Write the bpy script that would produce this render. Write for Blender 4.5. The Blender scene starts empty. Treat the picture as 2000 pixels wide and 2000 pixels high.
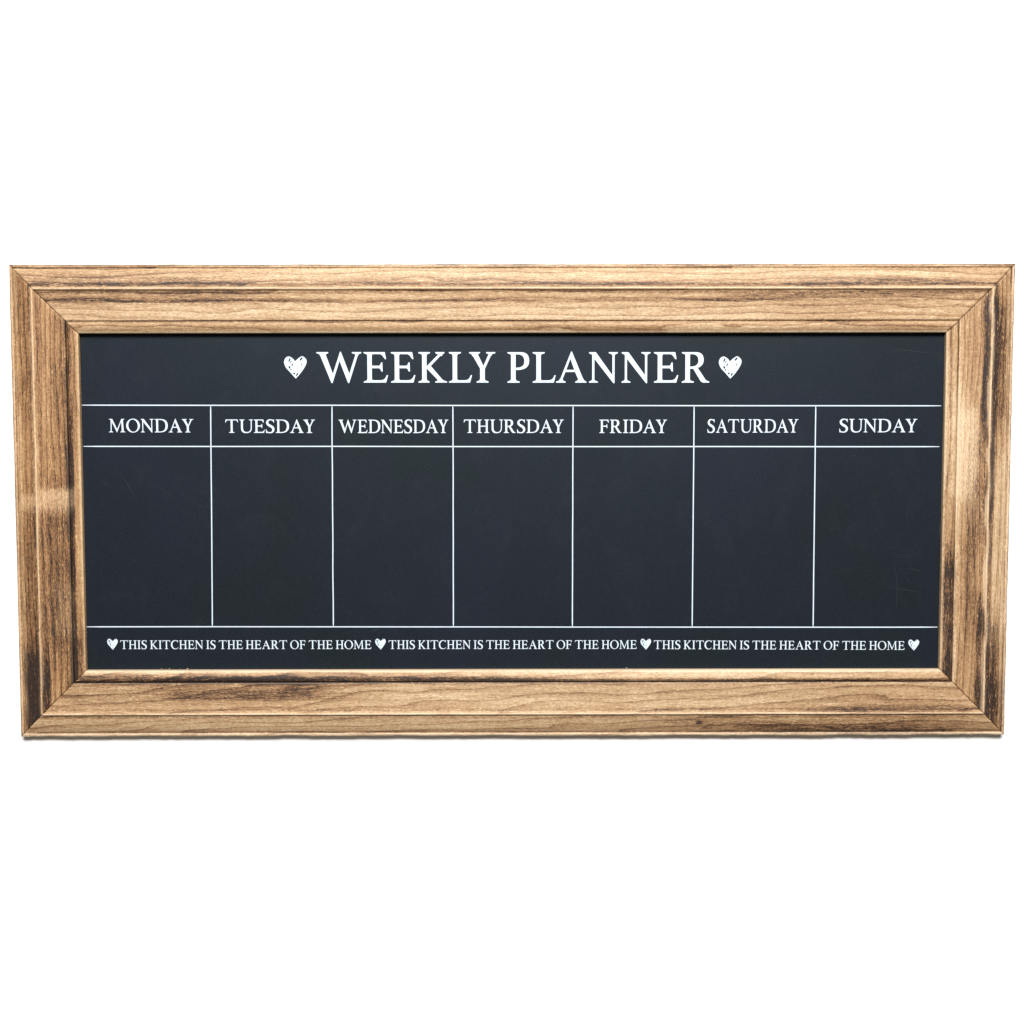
import bpy, bmesh, math, random
import numpy as np
from mathutils import Vector
from mathutils.geometry import delaunay_2d_cdt

S = bpy.context.scene
# ------------------------------------------------------------------ camera
cd = bpy.data.cameras.new('camera')
cd.sensor_width = 36.0
cd.lens = 2800.0 / 2000.0 * 36.0
cd.clip_start, cd.clip_end = 0.05, 50
cam = bpy.data.objects.new('camera', cd)
S.collection.objects.link(cam)
cam.location = (-0.004179, -1.447450, 0.095145)
cam.rotation_euler = (1.4982512, 0.0012780, -0.0024243)
S.camera = cam

# ------------------------------------------------------------------ world and lamps
w = bpy.data.worlds.new('World'); S.world = w
w.use_nodes = True
w.node_tree.nodes['Background'].inputs[0].default_value = (1.0, 0.90, 0.78, 1)
w.node_tree.nodes['Background'].inputs[1].default_value = 0.13

def area(name, loc, target, sx, sy, power, col):
    l = bpy.data.lights.new(name, 'AREA'); l.shape = 'RECTANGLE'
    l.size, l.size_y, l.energy, l.color = sx, sy, power, col
    o = bpy.data.objects.new(name, l); S.collection.objects.link(o)
    o.location = loc
    o.rotation_euler = (Vector(target) - Vector(loc)).to_track_quat('-Z', 'Y').to_euler()
area('window_softbox', (0.05, -2.55, 1.72), (0, 0, 0.0), 1.5, 0.95, 206, (1.0, 0.99, 0.975))

S.view_settings.view_transform = 'Standard'
S.view_settings.look = 'None'
S.view_settings.gamma = 1
S.view_settings.exposure = 0.0
S.cycles.pixel_filter_width = 1.05   # a crisp lens

# ------------------------------------------------------------------ node helpers
def lin(r, g, b):
    f = lambda c: c / 12.92 if c <= .04045 else ((c + .055) / 1.055) ** 2.4
    return (f(r / 255), f(g / 255), f(b / 255), 1)

class NT:
    def __init__(self, name):
        self.m = bpy.data.materials.new(name); self.m.use_nodes = True
        self.t = self.m.node_tree; self.b = self.t.nodes['Principled BSDF']
    def set(self, sock, v):
        if isinstance(v, bpy.types.NodeSocket): self.t.links.new(v, sock)
        else: sock.default_value = v
    def n(self, kind, **kw):
        o = self.t.nodes.new(kind)
        for k, v in kw.items():
            if k[0] == '_': setattr(o, k[1:], v)
            else: self.set(o.inputs[k.replace('__', ' ')], v)
        return o
    def math(self, op, a, b=0.0, c=0.0, clamp=False):
        o = self.t.nodes.new('ShaderNodeMath'); o.operation = op; o.use_clamp = clamp
        for i, v in enumerate((a, b, c)): self.set(o.inputs[i], v)
        return o.outputs[0]
    def vec(self, op, a, b):
        o = self.t.nodes.new('ShaderNodeVectorMath'); o.operation = op
        self.set(o.inputs[0], a); self.set(o.inputs[1], b)
        return o.outputs[0]
    def noise(self, v, scale=1.0, detail=2.0, rough=0.5, dist=0.0):
        o = self.n('ShaderNodeTexNoise', Vector=v, Scale=scale, Detail=detail, Roughness=rough, Distortion=dist)
        return o.outputs['Fac']
    def mapr(self, v, a, b, c=0.0, d=1.0):
        o = self.t.nodes.new('ShaderNodeMapRange'); o.clamp = True
        for i, x in enumerate((v, a, b, c, d)): self.set(o.inputs[i], x)
        return o.outputs[0]
    def ramp(self, f, stops):
        o = self.t.nodes.new('ShaderNodeValToRGB'); self.set(o.inputs[0], f)
        e = o.color_ramp.elements
        while len(e) < len(stops): e.new(0.5)
        for i, (p, c) in enumerate(stops): e[i].position = p; e[i].color = c
        return o.outputs[0]
    def mix(self, f, a, b, mode='MIX'):
        o = self.t.nodes.new('ShaderNodeMix'); o.data_type = 'RGBA'; o.blend_type = mode
        self.set(o.inputs[0], f); self.set(o.inputs[6], a); self.set(o.inputs[7], b)
        return o.outputs[2]
    def attr(self, name, out='Fac'):
        o = self.t.nodes.new('ShaderNodeAttribute'); o.attribute_name = name
        return o.outputs[out]

# ------------------------------------------------------------------ materials
def wood_material():
    t = NT('torched_wood')
    g = t.attr('grain', 'Vector')                 # millimetres: along the rail, across it, depth
    burn_shade, pale, tone, rg = t.attr('burn_shade'), t.attr('pale'), t.attr('tone'), t.attr('ring')
    warp = t.noise(t.vec('MULTIPLY', g, (.006, .035, .035)), 1, 2)
    warp2 = t.noise(t.vec('MULTIPLY', g, (.09, .40, .40)), 1, 3, .6)
    # fine wavy fibre
    sep = t.n('ShaderNodeSeparateXYZ', Vector=g)
    dy = t.math('MULTIPLY', t.math('SUBTRACT', warp2, .5), 3.5)
    gw = t.n('ShaderNodeCombineXYZ', X=sep.outputs[0], Y=t.math('ADD', sep.outputs[1], dy), Z=sep.outputs[2]).outputs[0]
    fib1 = t.noise(t.vec('MULTIPLY', gw, (.055, 1.15, 1.15)), 1, 3, .62)
    fib2 = t.noise(t.vec('MULTIPLY', gw, (.28, 2.6, 2.6)), 1, 3, .65)
    fib3 = t.noise(t.vec('MULTIPLY', g, (.013, .30, .30)), 1, 3, .55)
    blot = t.noise(t.vec('MULTIPLY', g, (.005, .10, .10)), 1, 2, .5)
    fleck = t.noise(t.vec('MULTIPLY', g, (1.0, .14, .14)), 1, 2, .6)
    # growth rings: dark late wood line at the end of each ring
    r = t.math('ADD', rg, t.math('ADD', t.math('MULTIPLY', t.math('SUBTRACT', warp, .5), 3.2), t.math('MULTIPLY', t.math('SUBTRACT', warp2, .5), .22)))
    fr = t.math('FRACT', r)
    saw = t.math('POWER', fr, 5.0)
    lat = t.math('MULTIPLY', saw, t.mapr(fr, .96, 1.0, 1.0, 0.0))
    v = t.math('ADD', t.math('MULTIPLY', t.math('SUBTRACT', fib1, .5), .66), t.math('MULTIPLY', t.math('SUBTRACT', fib2, .5), 1.15))
    v = t.math('ADD', v, t.math('MULTIPLY', t.math('SUBTRACT', fib3, .5), .26))
    v = t.math('ADD', v, t.math('MULTIPLY', t.math('SUBTRACT', blot, .5), .40))
    v = t.math('ADD', v, t.math('MULTIPLY', t.math('SUBTRACT', fleck, .5), .22))
    v = t.math('SUBTRACT', v, t.math('MULTIPLY', lat, .36))
    v = t.math('ADD', v, t.math('SUBTRACT', .66, tone))
    bn = t.math('MULTIPLY', burn_shade, t.mapr(t.math('ADD', t.math('MULTIPLY', fib1, .5), t.math('MULTIPLY', fib2, .5)), .36, .62, 1.45, .45))
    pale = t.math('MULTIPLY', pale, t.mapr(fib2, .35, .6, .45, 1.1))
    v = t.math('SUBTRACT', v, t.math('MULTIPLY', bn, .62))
    v = t.math('ADD', v, t.math('MULTIPLY', pale, .30), clamp=True)
    col = t.ramp(v, [(0.0, (.020, .012, .009, 1)), (.16, (.080, .040, .022, 1)), (.34, (.190, .104, .051, 1)),
                     (.52, (.310, .185, .095, 1)), (.72, (.455, .315, .182, 1)), (1.0, (.660, .545, .395, 1))])
    # charred places and the painted outer-edge shade go grey-black, brushed edges a chalky cream
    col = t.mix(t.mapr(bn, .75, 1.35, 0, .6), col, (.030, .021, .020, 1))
    col = t.mix(t.math('MULTIPLY', pale, .45, clamp=True), col, (.60, .47, .34, 1))
    col = t.mix(t.math('MULTIPLY', tone, 8.0, clamp=True), col, (1.0, .90, .76, 1), 'MULTIPLY')
    t.set(t.b.inputs['Base Color'], col)
    t.set(t.b.inputs['Roughness'], t.mapr(fib1, .3, .7, .62, .48))
    t.b.inputs['Specular IOR Level'].default_value = .3
    h = t.math('ADD', t.math('MULTIPLY', fib1, .6), t.math('ADD', t.math('MULTIPLY', fib2, .5), t.math('MULTIPLY', lat, -.35)))
    bp = t.n('ShaderNodeBump', Strength=.5, Distance=.0006, Height=h)
    t.set(t.b.inputs['Normal'], bp.outputs[0])
    return t.m

def board_material():
    t = NT('chalkboard')
    c = t.n('ShaderNodeTexCoord').outputs['Object']
    big = t.noise(c, 7, 3, .5)
    sm = t.noise(t.vec('MULTIPLY', c, (900, 900, 900)), 1, 2, .6)
    dust = t.noise(t.vec('MULTIPLY', c, (30, 9, 26)), 1, 5, .7, .8)
    col = t.mix(t.mapr(big, .4, .62), (.0050, .0082, .0110, 1), (.0056, .0076, .0138, 1))
    col = t.mix(t.mapr(dust, .52, .80, 0, .012), col, (.25, .28, .30, 1))
    col = t.mix(t.mapr(sm, .35, .7, 0, .012), col, (.5, .55, .6, 1))
    t.set(t.b.inputs['Base Color'], col)
    t.set(t.b.inputs['Roughness'], t.mapr(t.math('ADD', big, t.math('MULTIPLY', dust, .4)), .5, .9, .395, .42))
    t.b.inputs['Specular IOR Level'].default_value = .23
    t.b.inputs['Specular Tint'].default_value = (.74, .88, 1, 1)
    bp = t.n('ShaderNodeBump', Strength=.25, Distance=.0002, Height=sm)
    t.set(t.b.inputs['Normal'], bp.outputs[0])
    return t.m

def paint_material(name, col, rough, var=.03, scale=120):
    t = NT(name)
    c = t.n('ShaderNodeTexCoord').outputs['Object']
    nz = t.noise(c, scale, 3, .6)
    dark = tuple(x * (1 - var * 3) for x in col[:3]) + (1,)
    t.set(t.b.inputs['Base Color'], t.mix(t.mapr(nz, .35, .65), dark, col))
    t.b.inputs['Roughness'].default_value = rough
    t.b.inputs['Specular IOR Level'].default_value = .2
    return t.m

WOOD = wood_material()
BOARD = board_material()
INK = paint_material('white_print', (.585, .68, .755, 1), .6)
SCRATCH = paint_material('chalk_scuff', (.026, .033, .039, 1), .7)
WALL = paint_material('white_wall', (.90, .90, .895, 1), .8, .004, 5)
CHIP = paint_material('wood_chip', (.55, .45, .33, 1), .7)

# ------------------------------------------------------------------ object helpers
def link(name, verts, faces, mat, parent=None, loc=(0, 0, 0), label=None, smooth=False):
    me = bpy.data.meshes.new(name); me.from_pydata(verts, [], faces); me.materials.append(mat); me.update()
    if smooth: me.polygons.foreach_set('use_smooth', [True] * len(me.polygons))
    o = bpy.data.objects.new(name, me); S.collection.objects.link(o)
    o.parent = parent; o.location = loc
    if label: o['label'] = label
    return o

# ------------------------------------------------------------------ setting
bm = bmesh.new()
bmesh.ops.create_grid(bm, x_segments=8, y_segments=8, size=3.0)
vs = [(v.co.x, 0.0, v.co.y) for v in bm.verts]
fs = [tuple(v.index for v in reversed(f.verts)) for f in bm.faces]
bm.free()
wall = link('wall', vs, fs, WALL)
wall['kind'] = 'structure'

# ------------------------------------------------------------------ the planner board
W2, H2 = 500.0, 237.5        # half size of the frame, millimetres
RAIL = 68.0                  # width of a rail
PANEL = 5.0                  # height of the chalkboard surface above the wall
root = bpy.data.objects.new('weekly_planner_board', None)
S.collection.objects.link(root)
root.empty_display_size = .1
root.location = (0, 0, 0)
root['label'] = 'long black chalkboard weekly planner in a torched brown moulded wooden frame on the white wall'
root['category'] = 'planner board'

OUTER = [(0, .3), (0, 8.6), (.5, 9.3), (1.4, 9.7), (2.7, 9.9), (3.2, 8.9), (3.8, 8.9), (5.2, 10.0), (8, 11.2), (12, 12.5), (16, 13.5),
         (20, 14.4), (21.8, 14.6), (22.4, 14.5), (22.9, 16.2), (23.6, 17.2), (24.6, 17.1), (25.4, 16.2), (25.9, 14.9), (28, 14.6), (32, 14.5),
         (36, 14.3), (37.2, 14.1), (39, 14.1), (44, 14.0), (50, 13.9), (54.0, 14.0), (55.2, 13.9), (55.7, 13.4), (55.9, 12.0)]
BEAD = [(56.05, 12.0), (56.3, 13.0), (57.0, 14.2), (58.2, 15.0), (60, 15.4), (62, 15.2), (64, 14.5), (65.8, 13.5), (67.0, 12.7), (67.8, 12.2), (68.0, 11.7), (68.0, 5.3)]
BACK_R = [(55.9, 5.4), (48, 5.4), (48, .3)]
BACK_B = [(56.05, 5.3)]

def smooth1(n, seed, step):
    r = np.random.RandomState(seed); k = r.rand(int(n / step) + 4)
    x = np.arange(n) / step; i = x.astype(int); f = x - i; f = f * f * (3 - 2 * f)
    return k[i] * (1 - f) + k[i + 1] * f

def bumpf(x, a, b, soft):
    """1 between a and b, fading over soft outside"""
    lo, hi = min(a, b), max(a, b)
    d = np.maximum(np.maximum(lo - x, x - hi), 0)
    return np.exp(-(d / soft) ** 2)

# patches: (along from, to, soft, across from, to, soft, amount); positive = charred, negative = brushed pale
RAILS = {
 'top': dict(seed=11, tone=.03, tilt=.0015, gap=15.0, z0=60,
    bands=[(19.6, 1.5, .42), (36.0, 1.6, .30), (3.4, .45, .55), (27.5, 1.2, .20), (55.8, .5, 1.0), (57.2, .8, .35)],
    patches=[(-420, -330, 60, 14, 22, 3, .35), (330, 410, 50, 16, 20, 1.2, .40), (250, 420, 40, 29, 32, 1.2, .35), (-440, -300, 60, 30, 37, 3, .25),
             (-200, 250, 150, 6, 14, 3, -.30), (-450, 200, 60, 42, 54, 4, -.22)]),
 'bottom': dict(seed=31, tone=.03, tilt=.050, gap=17.0, z0=40,
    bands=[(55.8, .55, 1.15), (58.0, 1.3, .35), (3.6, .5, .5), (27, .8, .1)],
    patches=[(-430, -230, 50, 56, 61.5, 1.8, .80), (-240, -20, 60, 56, 60.5, 1.6, .90), (0, 420, 40, 56, 58.5, 1.2, .40), (-430, -200, 60, 42, 55, 5, .20),
             (-320, -220, 30, 40, 47, 2.5, .35), (230, 400, 50, 6, 15, 4, .38), (300, 420, 40, 3, 8, 2, .35), (330, 430, 30, 26, 31, 2, .35),
             (-80, 220, 90, 28, 52, 10, -.16), (-300, 100, 90, 6, 20, 6, -.16), (40, 300, 60, 61, 67, 2, -.3), (187.5, 190.5, 1.6, 13.5, 15, 1.0, 1.5)]),
 'left': dict(seed=57, tone=.12, tilt=.006, gap=9.0, z0=30,
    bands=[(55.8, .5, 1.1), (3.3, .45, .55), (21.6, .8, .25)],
    patches=[(-216, -170, 20, 8, 22, 2.5, 1.25), (-203, -172, 16, 26, 31.5, 2.0, 1.0), (-190, 40, 30, 56, 59.5, 1.3, .85), (-190, -150, 20, 57, 66, 3, .6),
             (-140, -20, 40, 27, 54, 6, .26), (-10, 200, 20, 56, 60, 2, .45), (120, 230, 40, 8, 15, 3, .25), (-150, 120, 50, 38, 53, 6, .16),
             (-1, 9, 5, 30, 54, 6, -.9), (-3, 3, 6, 8, 22, 3, -.5), (-150, -10, 30, 7, 20, 5, .18), (-200, 230, 30, 4, 7.5, 1.5, -.35), (40, 170, 30, 22, 24, 2, -.3), (-125, -90, 12, 45, 52, 6, -.2)]),
 'right': dict(seed=83, tone=.06, tilt=-.012, gap=10.0, z0=45,
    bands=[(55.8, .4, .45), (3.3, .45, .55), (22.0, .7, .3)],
    patches=[(90, 190, 20, 27, 30.5, 1.8, .95), (20, 190, 30, 18.5, 21.5, 1.6, .75), (100, 170, 30, 8, 16, 4, .42), (150, 190, 20, 14, 22, 4, .35), (-40, 90, 40, 19, 21, 1, .6),
             (-20, 60, 30, 27, 33, 4, .35), (-165, -75, 20, 57, 64, 2.4, .85), (-215, -120, 25, 27, 31, 2.2, .75), (-200, -130, 22, 12, 22, 3, .72), (-220, -190, 12, 4, 16, 4, .5),
             (-110, 40, 30, 36, 44, 2, .30), (-60, -20, 50, 60, 66, 2, .2), (15, 85, 22, 40, 54, 5, -.95), (-100, 30, 40, 6, 16, 4, -.35), (-200, 200, 20, 4, 7, 1.2, -.30),
             (-150, 100, 40, 53.5, 55.5, 1, -.4), (30, 120, 30, 60, 67, 2, -.2)]),
}

def sweep(name, prof, back, side, parent, label=None):
    P = RAILS[side]; seed = P['seed']
    L = W2 if side in ('top', 'bottom') else H2
    nx = 520 if L == W2 else 260
    # resample the profile finely, then keep the back coarse
    pts = []
    for (a, b), (c, d) in zip(prof[:-1], prof[1:]):
        k = max(1, int(math.hypot(c - a, d - b) / .8))
        for i in range(k): pts.append((a + (c - a) * i / k, b + (d - b) * i / k))
    pts.append(prof[-1])
    nf = len(pts)
    pts = pts + back
    s = np.array([p[0] for p in pts]); z = np.array([p[1] for p in pts]); n = len(pts)
    u = np.linspace(-1, 1, nx)
    # joint gap a hair wide, ends eased
    gap = .08
    X = u[:, None] * (L - gap - s[None, :])
    Z = np.repeat(z[None, :], nx, 0); Sx = np.repeat(s[None, :], nx, 0)
    front = (np.arange(n) < nf)[None, :]
    end = (L - gap - s[None, :]) - np.abs(X)
    Z = Z - np.where(front & (Z > 9), .5 * np.exp(-(end / .5) ** 2), 0)
    wav = (smooth1(nx, seed, 14) - .5)[:, None]; wav2 = (smooth1(nx, seed + 1, 3.0) - .5)[:, None]
    Z = Z + np.where(front & (Z > 9), wav * .25, 0)
    amp = 2.0 if side == 'bottom' else .8
    edge = np.exp(-(Sx / 1.5) ** 2) * np.exp(-(end / 3) ** 2 * 0)
    Sx = Sx + edge * (wav * .9 + wav2 * .55) * amp * .5
    # attributes
    gs = np.repeat(s[None, :], nx, 0)
    amt = np.zeros_like(X); pal = np.zeros_like(X)
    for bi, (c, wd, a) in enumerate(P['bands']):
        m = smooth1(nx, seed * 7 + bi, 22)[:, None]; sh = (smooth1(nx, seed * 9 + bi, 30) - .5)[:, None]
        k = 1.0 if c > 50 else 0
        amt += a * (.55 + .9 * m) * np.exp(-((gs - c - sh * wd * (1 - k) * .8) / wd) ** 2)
    for pi, (a0, a1, sa, c0, c1, sc, a) in enumerate(P['patches']):
        m = smooth1(nx, seed * 13 + pi, 9)[:, None]; sh = (smooth1(nx, seed * 17 + pi, 12) - .5)[:, None]
        val = bumpf(X + sh * 8, a0, a1, sa) * bumpf(gs + sh * sc * .8, c0, c1, sc) * (.75 + .5 * m if sa > 3 else 1)
        if a > 0: amt += a * val
        else: pal += -a * val
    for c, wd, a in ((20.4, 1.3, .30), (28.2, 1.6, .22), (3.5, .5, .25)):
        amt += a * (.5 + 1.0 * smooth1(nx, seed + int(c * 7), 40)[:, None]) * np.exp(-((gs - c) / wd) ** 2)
    m = smooth1(nx, seed * 3, 16)[:, None]; m2 = smooth1(nx, seed * 5, 10)[:, None]; sh = (m2 - .5) * 1.2 * {'left': 1.3, 'right': 2.2, 'top': .3, 'bottom': .2}[side]
    ridge = 1.5
    wr = {'top': .8, 'bottom': .6, 'left': 1.4, 'right': 1.8}[side]
    pal += ridge * (.7 + .5 * m) * np.exp(-((gs - 24.1 - sh) / wr) ** 2)
    pal += {'top': .25, 'bottom': 1.0, 'left': .8, 'right': .8}[side] * (.6 + .6 * m2) * (gs < 3.0)
    pal += {'top': .55, 'bottom': .5, 'left': .35, 'right': .9}[side] * np.exp(-((gs - 54.9) / .6) ** 2)
    pal += {'top': .9, 'bottom': 1.3, 'left': 1.0, 'right': .8}[side] * np.clip((gs - 65.4) / 1.6, 0, 1)
    amt *= np.clip(1 - np.exp(-((gs - 24.1) / .8) ** 2) * .95, 0, 1)
    amt += {'top': .12, 'bottom': .12, 'left': .05, 'right': .4}[side] * np.exp(-(end / .8) ** 2)
    if side != 'bottom': amt += .9 * np.exp(-(gs / .9) ** 2)  # contact shade along the outermost edge, painted in together with the charring
    amt[:, nf:] = .3; pal = np.clip(pal, 0, 1.3); amt = np.clip(amt, 0, 1.5)
    ring = np.hypot(gs - 34 + P['tilt'] * X * 12 / 12 + 0, 0) * 0 + (gs + P['tilt'] * X * (1 + .3 * X / L) + (Z - 12) * .5) / P['gap'] * 1.6
    # to the board's plane
    if side == 'top':      wx, wz = X, H2 - Sx
    elif side == 'bottom': wx, wz = -X, -H2 + Sx
    elif side == 'left':   wx, wz = -W2 + Sx, X
    else:                  wx, wz = W2 - Sx, -X
    ctr = {'top': (0, H2 - 34), 'bottom': (0, -H2 + 34), 'left': (-W2 + 34, 0), 'right': (W2 - 34, 0)}[side]
    if side in ('bottom', 'right'):   # attributes were laid out in image directions
        pass
    co = np.stack([(wx - ctr[0]) / 1000, -Z / 1000, (wz - ctr[1]) / 1000], -1).reshape(-1, 3)
    idx = np.arange(nx * n).reshape(nx, n)
    a = idx[:-1]; b = idx[1:]; r = np.roll(np.arange(n), -1)
    quads = np.stack([a, a[:, r], b[:, r], b], -1).reshape(-1, 4)
    faces = quads.tolist() + [idx[0].tolist(), idx[-1][::-1].tolist()]
    o = link(name, co.tolist(), faces, WOOD, parent, (0, 0, 0), label, smooth=True)
    me = o.data
    # outward normals, crisp ends
    bmx = bmesh.new(); bmx.from_mesh(me); bmesh.ops.recalc_face_normals(bmx, faces=bmx.faces)
    bmx.to_mesh(me); bmx.free()
    me.polygons[len(me.polygons) - 1].use_smooth = False; me.polygons[len(me.polygons) - 2].use_smooth = False
    off = np.array([seed * 731.0, seed * 57.0, seed * 13.0])
    gr = np.stack([X + off[0], gs + off[1], Z + off[2]], -1).reshape(-1, 3)
    at = me.attributes.new('grain', 'FLOAT_VECTOR', 'POINT'); at.data.foreach_set('vector', gr.ravel().astype(np.float32))
    for nm, arr in (('burn_shade', amt), ('pale', pal), ('tone', np.full_like(X, P['tone'])), ('ring', ring)):
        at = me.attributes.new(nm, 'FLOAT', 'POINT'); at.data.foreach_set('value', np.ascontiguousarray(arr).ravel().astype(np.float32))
    return o, ctr

# X grows to the right / upwards in the photograph for every rail except where mirrored: mirror the patch tables instead
for side in ('bottom', 'right'):
    RAILS[side]['patches'] = [(-b, -a, c, d, e, f, g) for (a, b, c, d, e, f, g) in RAILS[side]['patches']]

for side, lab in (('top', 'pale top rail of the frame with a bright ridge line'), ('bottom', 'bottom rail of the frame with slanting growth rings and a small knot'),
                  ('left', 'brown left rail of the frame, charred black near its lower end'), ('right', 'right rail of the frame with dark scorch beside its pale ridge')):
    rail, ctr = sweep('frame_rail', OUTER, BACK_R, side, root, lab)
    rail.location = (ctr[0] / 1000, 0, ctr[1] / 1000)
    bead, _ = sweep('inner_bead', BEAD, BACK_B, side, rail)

# chalkboard panel, 4 mm thick, let into the rails
px, pz = (W2 - 50) / 1000, (H2 - 50) / 1000
bm = bmesh.new()
bmesh.ops.create_cube(bm, size=1)
for v in bm.verts: v.co = Vector((v.co.x * 2 * px, v.co.y * .004, v.co.z * 2 * pz))
bmesh.ops.bevel(bm, geom=bm.edges[:], offset=.0004, segments=1, affect='EDGES')
vs = [tuple(v.co) for v in bm.verts]; fs = [tuple(v.index for v in f.verts) for f in bm.faces]; bm.free()
panel = link('chalkboard_panel', vs, fs, BOARD, root, (0, -PANEL / 1000 + .002, 0))
PY = -.002                       # front face in the panel's own space

# ------------------------------------------------------------------ lettering: outlines of a bracketed roman capital
def path(txt):
    out = []; tok = txt.replace(',', ' ').split(); i = 0; cmd = None
    while i < len(tok):
        if tok[i] in 'MLQZ':
            cmd = tok[i]; i += 1
            if cmd == 'Z': break
            continue
        if cmd in 'ML':
            out.append((float(tok[i]), float(tok[i + 1]))); i += 2
        else:
            p0 = out[-1]; c = (float(tok[i]), float(tok[i + 1])); p1 = (float(tok[i + 2]), float(tok[i + 3])); i += 4
            for k in range(1, 7):
                u = k / 6
                out.append(tuple((1 - u) ** 2 * p0[j] + 2 * u * (1 - u) * c[j] + u * u * p1[j] for j in (0, 1)))
    return out

def slab(xl, xr, x0, x1, top=False):
    p = path(f'M {xl+1.5} 0 L {xr-1.5} 0 Q {xr} 0 {xr} 2.5 Q {xr} 5 {xr-2} 5.4 L {x1+4} 7.3 Q {x1} 9 {x1} 14 L {x0} 14 Q {x0} 9 {x0-4} 7.3 L {xl+2} 5.4 Q {xl} 5 {xl} 2.5 Q {xl} 0 {xl+1.5} 0 Z')
    return [(x, 100 - y) for x, y in p] if top else p
def box(x0, x1, y0, y1): return [(x0, y0), (x1, y0), (x1, y1), (x0, y1)]
def ell(cx, cy, rx, ry, rot=0, n=40):
    c, s = math.cos(rot), math.sin(rot); o = []
    for i in range(n):
        a = 2 * math.pi * i / n; x, y = rx * math.cos(a), ry * math.sin(a)
        o.append((cx + x * c - y * s, cy + x * s + y * c))
    return o
def brush(pts, n=7):
    """stroke of changing width through (x, y, width)"""
    P = [pts[0]] + list(pts) + [pts[-1]]; c = []
    for i in range(1, len(P) - 2):
        for k in range(n):
            u = k / n
            c.append(tuple(.5 * (2 * P[i][j] + (P[i + 1][j] - P[i - 1][j]) * u + (2 * P[i - 1][j] - 5 * P[i][j] + 4 * P[i + 1][j] - P[i + 2][j]) * u * u
                                 + (3 * P[i][j] - P[i - 1][j] - 3 * P[i + 1][j] + P[i + 2][j]) * u ** 3) for j in range(3)))
    c.append(tuple(pts[-1]))
    l, r = [], []
    for i, (x, y, wd) in enumerate(c):
        a, b = c[max(0, i - 1)], c[min(len(c) - 1, i + 1)]
        dx, dy = b[0] - a[0], b[1] - a[1]; d = math.hypot(dx, dy) or 1
        l.append((x - dy / d * wd / 2, y + dx / d * wd / 2)); r.append((x + dy / d * wd / 2, y - dx / d * wd / 2))
    quads = [[l[i], l[i + 1], r[i + 1], r[i]] for i in range(len(l) - 1)]
    return quads + [ell(c[0][0], c[0][1], c[0][2] / 2, c[0][2] / 2, 0, 12), ell(c[-1][0], c[-1][1], c[-1][2] / 2, c[-1][2] / 2, 0, 12)]

ARM_T = lambda x: path(f'M 20 100 L {x-6} 100 Q {x-4} 100 {x-3.5} 98 L {x} 79 Q {x+.5} 76 {x-2.5} 75.5 Q {x-4.5} 75.5 {x-6} 78 Q {x-10} 84 {x-14} 88.5 Q {x-17} 92 {x-24} 92 L 20 92 Z')
ARM_M = lambda x: path(f'M 20 46.5 L {x-14} 46.5 Q {x-10} 46.5 {x-8} 42 L {x-6} 37.5 Q {x-5} 35.5 {x-3} 35.5 Q 0 0 0 0 Z')
def arm_m(x): return path(f'M 20 46.5 L {x-14} 46.5 Q {x-10} 46.5 {x-8} 42 L {x-6} 37.5 Q {x-5} 35.5 {x-2.5} 35.5 Q {x} 35.5 {x} 38 L {x-1} 64.5 Q {x-1} 67 {x-3.5} 67 Q {x-5.5} 67 {x-6.5} 65 L {x-9} 59 Q {x-10} 56 {x-14} 56 L 20 56 Z')
def arm_b(x): return path(f'M 20 0 L {x-8} 0 Q {x-6} 0 {x-5.5} 2 L {x} 23 Q {x} 26 {x-2.5} 26 Q {x-4.5} 26 {x-5.5} 24 Q {x-10} 12 {x-18} 10 Q {x-22} 9 {x-28} 9 L 34 9 Q 28 9 28 14 L 20 14 Z')
STEM = [box(12, 28, 6, 94)]
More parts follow.
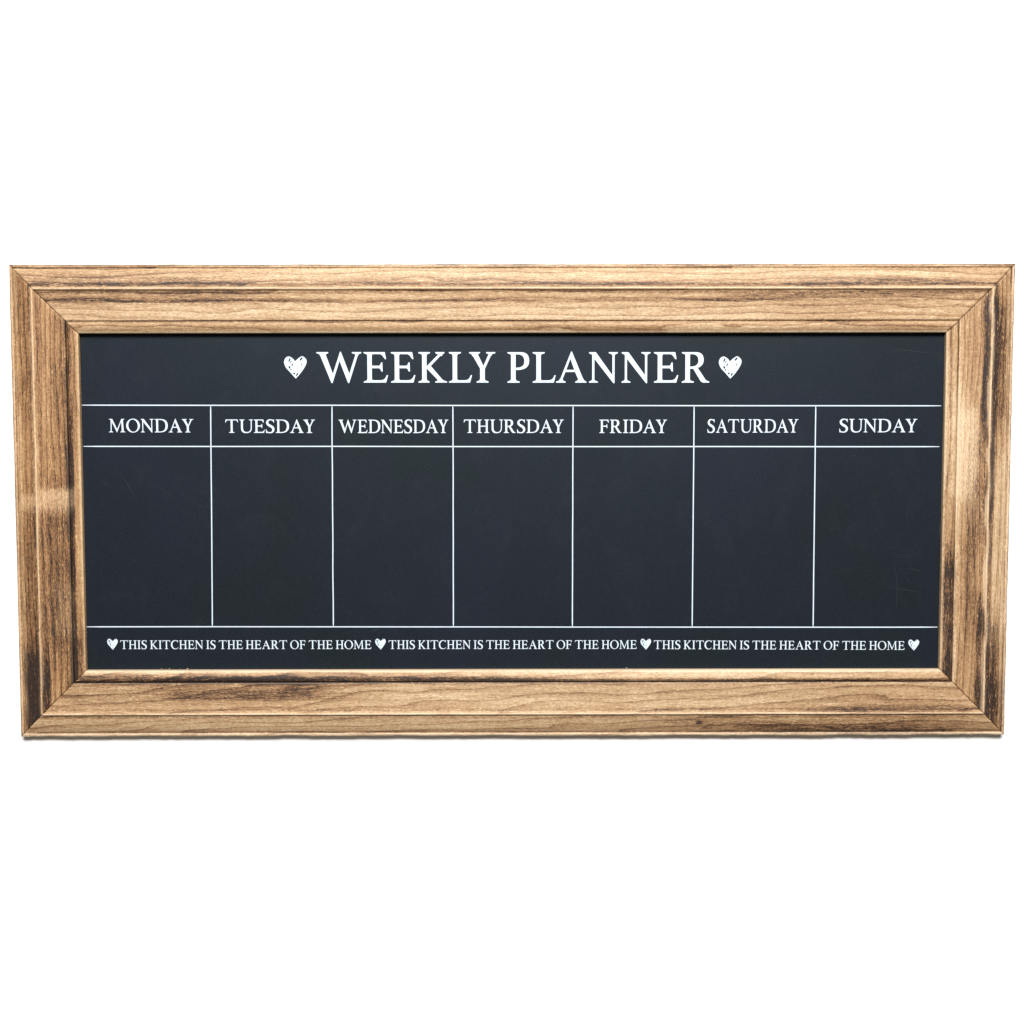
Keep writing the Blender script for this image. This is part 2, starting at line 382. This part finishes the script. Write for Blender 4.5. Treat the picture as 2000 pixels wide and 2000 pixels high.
G = {   # letter: (width, shapes, holes)
 'E': (80, STEM + [slab(0, 40, 12, 28), slab(0, 40, 12, 28, True), ARM_T(74), arm_m(63), arm_b(80)], []),
 'F': (74, STEM + [slab(0, 41, 12, 28), slab(0, 40, 12, 28, True), ARM_T(73), arm_m(62)], []),
 'L': (76, STEM + [slab(0, 36, 12, 28), slab(0, 40.5, 12, 28, True), arm_b(76)], []),
 'I': (41, STEM + [slab(0, 41, 12, 28), slab(0, 41, 12, 28, True)], []),
 'K': (94, STEM + [slab(0, 37.5, 12, 28), slab(0, 39, 12, 28, True), [(27, 46), (42, 55), (79, 93), (66, 93), (27, 54)], slab(55, 86, 65, 78, True),
                   path('M 27 46 L 62 10 Q 63 7 60 6.5 L 56 5.4 Q 54.5 5 54.5 2.5 Q 54.5 0 56 0 L 92 0 Q 94.5 0 94.5 2.5 Q 94.5 5 91 6 Q 84 7 78 12 L 41 55.5 L 30 56 Z')], []),
 'P': (72, [box(11.5, 28, 6, 94), slab(0, 41, 11.5, 28), path('M 2 100 L 46 100 Q 72 99 72 71 Q 72 42 34 41 L 12 41 L 12 90 Q 10 92 6 93.3 L 2 94.6 Q 0 95 0 97.5 Q 0 100 2 100 Z')],
       [path('M 28 91.5 L 35 91.5 Q 55 90.5 55 70 Q 55 50 32 50 L 28 50 Z')]),
 'R': (91, [box(11.5, 28, 6, 50), slab(0, 41, 11.5, 28), path('M 2 100 L 48 100 Q 72 99 72.5 74 Q 72 55 53 48 Q 48 44.5 36 45 L 11.5 45 L 11.5 90 Q 10 92 6 93.3 L 2 94.6 Q 0 95 0 97.5 Q 0 100 2 100 Z'),
            path('M 30 52 L 53 49 L 77 13 Q 81 7 88 6 Q 91 5.4 91 2.7 Q 91 0 88 0 L 71 0 Q 65 1 60 7.5 L 38 44 Q 36 46.5 28 46 Z')],
       [path('M 28 92 L 35 92 Q 54 91 54 73 Q 54 53.5 32 53.5 L 28 53.5 Z')]),
 'A': (100, [path('M 48.6 101 Q 51 103 53 101 L 90 11 L 92 6 L 70 6 L 72 11 L 62 34.5 L 31.5 34.5 L 22 11 L 22 6 L 11 6 L 13 11 Z'), slab(0, 32.5, 12, 22.5), slab(62, 100, 72, 90.5)],
       [[(47, 76), (34.8, 43), (59.2, 43)]]),
 'N': (95, [path('M 2 100 L 20 100 Q 23 100 24.5 98 L 78 24 L 84.5 24 L 84.5 0 Q 84 -2 82 -2 Q 80 -2 78.5 0 L 18 77 L 10.5 90 L 2 94.6 Q 0 95 0 97.5 Q 0 100 2 100 Z'),
            box(10.5, 19, 6, 90), box(76, 84.5, 10, 94), slab(0, 30.5, 10.5, 19), slab(64, 95, 76, 84.5, True)], []),
 'W': (147, [path('M 10 94 L 30.5 94 L 53.5 31 L 76.5 100 Q 78.5 103 81 100 L 107 31 L 127.5 94 L 137.5 94 L 107.3 0 Q 104.5 -3 101.7 0 L 75.5 69 L 53.2 0 Q 50.5 -3 47.8 0 Z'),
             slab(0, 40, 12, 30, True), slab(115, 147, 127.5, 136.5, True)], []),
 'Y': (86, [path('M 8 94 L 29 94 L 47 56 L 64 94 L 75 94 L 52.3 45 L 52.3 8 L 35.5 8 L 35.5 46 Z'), slab(24, 64.5, 35.5, 52.3), slab(0, 37, 10, 28, True), slab(55, 86.5, 65, 73.5, True)], []),
 'M': (122, [path('M 4 100 L 25 100 Q 27 100 28 98 L 61.5 25 L 92 98 Q 93 100 95 100 L 113 100 Q 116 100 116 97.5 Q 116 95 113 94.4 L 108 92 Q 105.5 90 105.8 86 L 110.5 10 L 94.5 10 L 91.5 76 L 62 1 Q 60 -2 58 1 L 23.5 75 L 21.5 10 L 13 10 L 14.5 90 L 7 94 Q 2 95 2 97.5 Q 2 100 4 100 Z'),
             slab(0, 33, 13.5, 21.5), slab(83, 122, 94.5, 110)], []),
 'T': (94, [path('M 6 100 L 88 100 Q 90 100 90.5 98 L 94 79 Q 94 75.5 91.5 75.5 Q 89.5 75.5 88.5 78 Q 85 88 80 91 Q 78 92 73 92 L 55 92 L 55 8 L 39 8 L 39 92 L 21 92 Q 16 92 14 91 Q 9 88 5.5 78 Q 4.5 75.5 2.5 75.5 Q 0 75.5 0 79 L 3.5 98 Q 4 100 6 100 Z'), slab(26.5, 67.5, 39, 55)], []),
 'U': (98, [path('M 11 92 L 11 36 Q 11 -2 48 -2 Q 90 -2 90 38 L 90 92 L 81.5 92 L 81.5 40 Q 81.5 7.5 53 7.5 Q 27 7.5 27 38 L 27 92 Z'), slab(0, 39, 11, 27, True), slab(68, 98, 81.5, 90, True)], []),
 'H': (96, [box(12, 28, 6, 94), box(68, 84, 6, 94), box(20, 76, 46, 55), slab(0, 40, 12, 28), slab(0, 40, 12, 28, True), slab(56, 96, 68, 84), slab(56, 96, 68, 84, True)], []),
 'O': (102, [ell(51, 50, 51, 52)], [ell(51, 50, 33.5, 44.5, .12)]),
 'D': (98, [path('M 2 100 L 45 100 Q 98 99 98 52 Q 98 1 42 0 L 2 0 Q 0 0 0 2.5 Q 0 5 2 5.4 L 8 7.3 Q 12 9 12 14 L 12 86 Q 12 91 8 92.7 L 2 94.6 Q 0 95 0 97.5 Q 0 100 2 100 Z')],
       [path('M 28 92 L 40 92 Q 80 90 80 50 Q 80 8.5 42 8 L 32 8 Q 28 8.5 28 12 Z')]),
 'S': (67, brush([(59, 77, 5), (57.5, 86, 8), (49, 94, 9), (36, 97.5, 9), (21, 93, 13), (12.5, 79, 17), (17, 64, 18), (31, 54, 19), (46, 45, 19), (55.5, 32, 18), (54, 16, 16), (44, 5, 11), (31, 2.5, 9), (17, 4.5, 9), (8, 12, 9), (4, 26, 6)])
           + [path('M 50 98 L 59 101 L 62 99 L 62 77 L 57 76 Z'), path('M 2 26 L 3 2 L 6 -1 L 16 1 L 9 14 L 6 27 Z')], []),
 'C': (86, brush([(80, 77, 5), (77, 87, 8), (66, 95, 9), (50, 97.5, 9), (28, 90, 14), (13, 70, 17.5), (9.5, 48, 18.5), (14.5, 27, 17.5), (28, 9.5, 14), (47, 3, 9), (64, 4, 8), (76, 11, 7.5), (82, 20, 5)])
           + [path('M 70 97 L 80 101 L 83 99 L 83 76 L 78 76 Z')], []),
}

def seg(p, q, wd, n=0):
    return brush([(p[0], p[1], wd * .7), ((p[0] + q[0]) / 2, (p[1] + q[1]) / 2, wd), (q[0], q[1], wd * .6)], 2)
# hand-drawn heart, 100 units high, tip at y=0
HEART = [(51, 0), (29, 25), (10, 46), (1.5, 64), (0, 76), (4, 89), (12, 97), (23, 100), (35, 94), (44, 86), (50, 78.5), (58, 85), (69, 94), (79, 100), (86, 100), (96, 93), (103, 81), (101, 65), (91, 46), (77, 26), (63, 9), (55, 1.5)]
def closed(pts, n=5):
    out = []; m = len(pts)
    for i in range(m):
        a, b, c, d = pts[i - 1], pts[i], pts[(i + 1) % m], pts[(i + 2) % m]
        sharp = i in (0, 10)
        for k in range(n):
            u = k / n
            out.append(tuple(.5 * (2 * b[j] + (c[j] - a[j]) * u + (2 * a[j] - 5 * b[j] + 4 * c[j] - d[j]) * u * u + (3 * b[j] - a[j] - 3 * c[j] + d[j]) * u ** 3) for j in (0, 1)))
    return out
hz = lambda x, y: ((x - 345) / 10.15, (1415 - y) / 10.15)
def heart_big():
    h = []
    for a, b, c, d, wd in ((620, 500, 568, 640, 3.6), (690, 612, 632, 700, 2.2), (750, 738, 700, 850, 2.6), (585, 872, 600, 950, 4.4), (655, 1010, 664, 1035, 3.8), (790, 1178, 830, 1214, 4.0), (972, 1190, 908, 1298, 3.4), (1182, 465, 1088, 580, 4.0), (1180, 722, 1140, 840, 1.8)):
        h += seg(hz(a, b), hz(c, d), wd * 2.0)
    return (103, [closed(HEART)], h)
def heart_small():
    h = []
    for a, b, c, d, wd in ((14, 84, 22, 66, 5), (24, 88, 30, 76, 4), (22, 58, 34, 44, 4.5), (36, 70, 42, 62, 3), (30, 34, 36, 42, 3.5), (72, 101, 60, 84, 5), (84, 101, 79, 90, 3.5), (52, 32, 60, 44, 2.5), (48, 8, 54, 18, 3)):
        h += seg((a, b), (c, d), wd * 1.7)
    return (103, [closed(HEART)], h)

KP = 1.00174   # the print was measured for a plane 2.5 mm further out
kx_ = lambda x: -4.2 + (x + 4.2) * KP
kz_ = lambda z: 95.1 + (z - 95.1) * KP
def fill(name, shapes, holes, bold, parent, mat=INK, y=.0003, origin=(0, 0)):
    """union of shapes minus holes -> flat print sheet; coordinates in millimetres on the panel"""
    polys = list(shapes)
    v, keep = union(polys, holes)
    return sheet(name, [(v, keep, y)], parent, mat, origin)

def ccw(p):
    q = [p[i] for i in range(len(p)) if math.hypot(p[i][0] - p[i - 1][0], p[i][1] - p[i - 1][1]) > 1e-4]
    ar = sum(q[i - 1][0] * q[i][1] - q[i][0] * q[i - 1][1] for i in range(len(q)))
    return q if ar > 0 else q[::-1]
def union(polys, holes):
    verts, faces = [], []
    for p in polys + list(holes):
        p = ccw(p)
        if len(p) < 3: p = [(0, 0), (1e-3, 0), (0, 1e-3)]
        i0 = len(verts); verts += [Vector(q) for q in p]; faces.append(list(range(i0, i0 + len(p))))
    v, e, f, ov, oe, of = delaunay_2d_cdt(verts, [], faces, 1, 1e-5)
    np_ = len(polys); keep = []
    for t, src in zip(f, of):
        if not src or any(k >= np_ for k in src): continue
        t = tuple(t)
        ar = sum(v[t[i - 1]].x * v[t[i]].y - v[t[i]].x * v[t[i - 1]].y for i in range(len(t)))
        keep.append(t if ar > 0 else t[::-1])
    used = sorted({i for t in keep for i in t}); m = {a: b for b, a in enumerate(used)}
    return [(v[i].x, v[i].y) for i in used], [tuple(m[i] for i in t) for t in keep]
def sheet(name, parts, parent, mat, origin):
    ox, oz = kx_(origin[0]), kz_(origin[1]); vs, fs = [], []
    for v, f, y in parts:
        i0 = len(vs)
        vs += [((kx_(a) - ox) / 1000, PY - y, (kz_(b) - oz) / 1000) for a, b in v]
        fs += [tuple(i0 + i for i in t) for t in f]
    return link(name, vs, fs, mat, parent, (ox / 1000, 0, oz / 1000))

KERN = {'AY': -8, 'DA': -1, 'LA': 1, 'AT': -4, 'TU': 3, 'RT': 0, 'WE': 3, 'CH': 3, 'TC': -1, 'RI': 3, 'RS': 3, 'RD': 1, 'LY': -8, 'EA': 1}
def word(text, x0, x1, y0, y1, cap, name='lettering', positions=None, bold=0.0, space=26, rag=0):
    """lay the text between x0 and x1 (mm) on a baseline running from y0 to y1"""
    x, xs, parts = 0.0, [], []
    for i, ch in enumerate(text):
        if ch == ' ': x += space - 5; xs.append(None); continue
        xs.append(x)
        x += G[ch][0] + 5.0 + KERN.get(text[i:i + 2], 0)
    total = x - 5.0; sx = (x1 - x0) / total; sy = cap / 100
    for i, ch in enumerate(text):
        if xs[i] is None: continue
        gx = x0 + xs[i] * sx if positions is None else positions[i]
        k = sx if positions is None else sy
        gy = y0 + (y1 - y0) * (gx - x0) / (x1 - x0)
        v, f = glyph(ch, round(bold / sy, 2))
        parts.append(([(gx + a * k, gy + b * sy) for a, b in v], f, .0003 + .00003 * (i % 2)))
    return sheet(name, parts, panel, INK, ((x0 + x1) / 2, y0))
GC = {}
def glyph(ch, bold):
    if (ch, bold) not in GC:
        polys, holes = list(G[ch][1]), [shrink(h, bold) for h in G[ch][2]] if bold > 0 else G[ch][2]
        for p in (list(G[ch][1]) if bold > 0 else []):
            if len(p) == 4 and ch in 'SC': continue
            for i in range(len(p)):
                a, b = p[i - 1], p[i]; dx, dy = b[0] - a[0], b[1] - a[1]; d = math.hypot(dx, dy)
                if d < .3: continue
                n0, n1 = -dy / d * bold, dx / d * bold
                polys.append([(a[0] - n0, a[1] - n1), (b[0] - n0, b[1] - n1), (b[0] + n0, b[1] + n1), (a[0] + n0, a[1] + n1)])
        v, f = union(polys, holes)
        if bold < 0:                      # thin the strokes: take a strip off along the outline
            cnt = {}
            for t in f:
                for i in range(len(t)):
                    k = (t[i - 1], t[i]); cnt[tuple(sorted(k))] = cnt.get(tuple(sorted(k)), []) + [k]
            strips = []
            for e in cnt.values():
                if len(e) > 1: continue
                a, b = v[e[0][0]], v[e[0][1]]; dx, dy = b[0] - a[0], b[1] - a[1]; d = math.hypot(dx, dy)
                if d < .05: continue
                n0, n1 = dy / d * bold, -dx / d * bold; x0, x1 = dx / d * bold * .5, dy / d * bold * .5
                strips.append([(a[0] + x0 - n0 * .2, a[1] + x1 - n1 * .2), (b[0] - x0 - n0 * .2, b[1] - x1 - n1 * .2), (b[0] - x0 + n0, b[1] - x1 + n1), (a[0] + x0 + n0, a[1] + x1 + n1)])
            v, f = union([[v[i] for i in t] for t in f], strips)
        GC[ch, bold] = (v, f)
    return GC[ch, bold]
def shrink(p, d):
    cx = sum(q[0] for q in p) / len(p); cy = sum(q[1] for q in p) / len(p)
    rx = max(abs(q[0] - cx) for q in p); ry = max(abs(q[1] - cy) for q in p)
    return [(cx + (q[0] - cx) * max(.3, 1 - d / rx), cy + (q[1] - cy) * max(.3, 1 - d / ry)) for q in p]

# title
word('WEEKLY', -196.2, -16.5, 120.3, 120.1, 30.8, 'title_word', positions=[-196.2, -149.1, -121.8, -94.4, -63.9, -43.7], bold=-.21)
word('PLANNER', -5.4, 197.5, 120.0, 119.8, 30.8, 'title_word', positions=[-5.4, 19.8, 43.2, 76.1, 108.7, 141.1, 168.9], bold=-.21)
# day names
for t_, a, b, c, d in (('MONDAY', -404.8, -319.8, 71.1, 70.8), ('TUESDAY', -288.2, -197.9, 70.4, 70.1), ('WEDNESDAY', -174.8, -64.4, 70.0, 69.9), ('THURSDAY', -49.2, 51.3, 70.0, 69.8),
                       ('FRIDAY', 86.7, 154.9, 69.7, 69.6), ('SATURDAY', 195.0, 286.5, 69.9, 69.9), ('SUNDAY', 327.3, 405.9, 70.1, 70.0)):
    word(t_, a, b, c, d, 13.6, 'day_name', bold=-.125)
# motto, three times along the foot
for a, b, c, d in ((-398.1, -143.5, -148.2, -148.6), (-126.2, 125.6, -148.6, -148.9), (142.6, 397.4, -149.1, -150.4)):
    word('THIS KITCHEN IS THE HEART OF THE HOME', a, b, c, d, 9.0, 'motto', bold=-.10, space=33)
def put_heart(h, x0, x1, z0, z1):
    wd, sh, ho = h; kx = (x1 - x0) / wd; kz = (z1 - z0) / 100
    tr = lambda p: [(x0 + a * kx, z0 + b * kz) for a, b in p]
    fill('heart', [tr(p) for p in sh], [tr(p) for p in ho], 0, panel, origin=((x0 + x1) / 2, z0))
put_heart(heart_big(), -228.3, -205.8, 125.0, 146.6)
put_heart(heart_big(), 206.2, 228.8, 124.4, 146.0)
for a, b, c, d in ((-411, -400.3, -148.6, -137.6), (-139.6, -129, -148.9, -138.0), (129.3, 140, -149.4, -138.5), (401, 412, -150.8, -139.8)):
    put_heart(heart_small(), a, b, c, d)

# grid lines, hand-printed so never quite even
def line(p0, p1, wd, y, seed):
    n = 60; r = np.random.RandomState(seed)
    wv = smooth1(n + 1, seed, 9) - .5; ww = smooth1(n + 1, seed + 3, 5.0) - .5
    dx, dz = p1[0] - p0[0], p1[1] - p0[1]; L = math.hypot(dx, dz); nx_, nz_ = -dz / L, dx / L
    a, b = [], []
    for i in range(n + 1):
        u = i / n; h = wd * (.5 + .03 * ww[i]); o = wv[i] * .25
        if i in (0, n): h *= .55
        x, z = p0[0] + dx * u, p0[1] + dz * u
        x, z = kx_(x), kz_(z)
        a.append(((x + nx_ * (o + h)) / 1000, PY - y, (z + nz_ * (o + h)) / 1000)); b.append(((x + nx_ * (o - h)) / 1000, PY - y, (z + nz_ * (o - h)) / 1000))
    cx, cz = kx_((p0[0] + p1[0]) / 2) / 1000, kz_((p0[1] + p1[1]) / 2) / 1000
    vs = [(q[0] - cx, q[1], q[2] - cz) for q in a + b]
    fs = [(i, n + 1 + i, n + 2 + i, i + 1) for i in range(n)]
    link('grid_line', vs, fs, INK, panel, (cx, 0, cz))
for i, (x0, z0, x1, z1) in enumerate(((-431.0, 98.4, 429.4, 96.6), (-430.4, 57.2, 428.4, 55.7), (-431.2, -125.3, 430.2, -127.1))):
    line((x0, z0), (x1, z1), 1.12, .00035, 40 + i)
for i, (xa, za, xb, zb) in enumerate(((-302.3, 97.6, -304.2, -125.5), (-181.0, 97.4, -181.9, -125.7), (-59.8, 97.2, -60.3, -125.9), (60.5, 97.0, 60.2, -126.1), (181.8, 96.9, 181.6, -126.3), (303.8, 96.8, 304.1, -126.5))):
    line((xa, za), (xb, zb), 1.1, .00025, 60 + i)

# faint scuffs on the board and crumbs of wood on the lower lip
def scuff(p0, p1, wd, bend=0):
    mx, mz = (p0[0] + p1[0]) / 2 + bend, (p0[1] + p1[1]) / 2 + bend
    fill('scuff', brush([(p0[0], p0[1], wd * .3), (mx, mz, wd), (p1[0], p1[1], wd * .3)], 8), [], 0, panel, SCRATCH, .00012, (mx, mz))
for a, b, c, d, wd, be in ((-400, 39, -376, -2, .28, .6), (-415, 20, -404, 18, .22, 0), (370, 154, 432, 147, .35, .6), (376, 151, 395, 150, .25, 0), (375, 5 - 90, 414, -92, .3, 0),
                           (400, -67, 412, -71, .35, .5), (-38, 154, 18, 151, .4, -1.5), (-70, 157, -69, 147, .5, 0), (-145, -131, -135, -129, .5, .5), (-245, -170, -240, -186 + 8, .25, 0),
                           (430, -20, 431, -36, .5, 0), (385, -60, 388, -110, .3, 2), (396, 85, 397, 83, .8, 0), (180, -128, 181, -129, .8, 0), (-33, 40, -32, 39, .8, 0), (24, 150, 19, 143, .5, 1), (44, -160, 47, -172, .25, 0), (-240, 150, -238, 149, .6, 0)):
    scuff((a, b), (c, d), wd, be)
rnd = random.Random(4)
vs, fs = [], []
for x in (-357.5, -356, -349, -331, -330.2, -338, 115.5, -352.5):
    r_ = rnd.uniform(.25, .6); i0 = len(vs)
    for k in range(6):
        a = k / 6 * 2 * math.pi; q = r_ * rnd.uniform(.6, 1.2)
        vs.append((x / 1000 + q * 1.5 * math.cos(a) / 1000, PY - .0001 - rnd.uniform(.0002, .0006), -.1688 + q * math.sin(a) / 1000))
    vs.append((x / 1000, PY - .0011, -.1688))
    fs += [(i0 + k, i0 + (k + 1) % 6, i0 + 6) for k in range(6)]
    vs.append((x / 1000, PY, -.1688)); fs += [(i0 + (k + 1) % 6, i0 + k, i0 + 7) for k in range(6)]
crumbs = link('wood_crumbs', vs, fs, CHIP, panel); crumbs['kind'] = 'stuff'
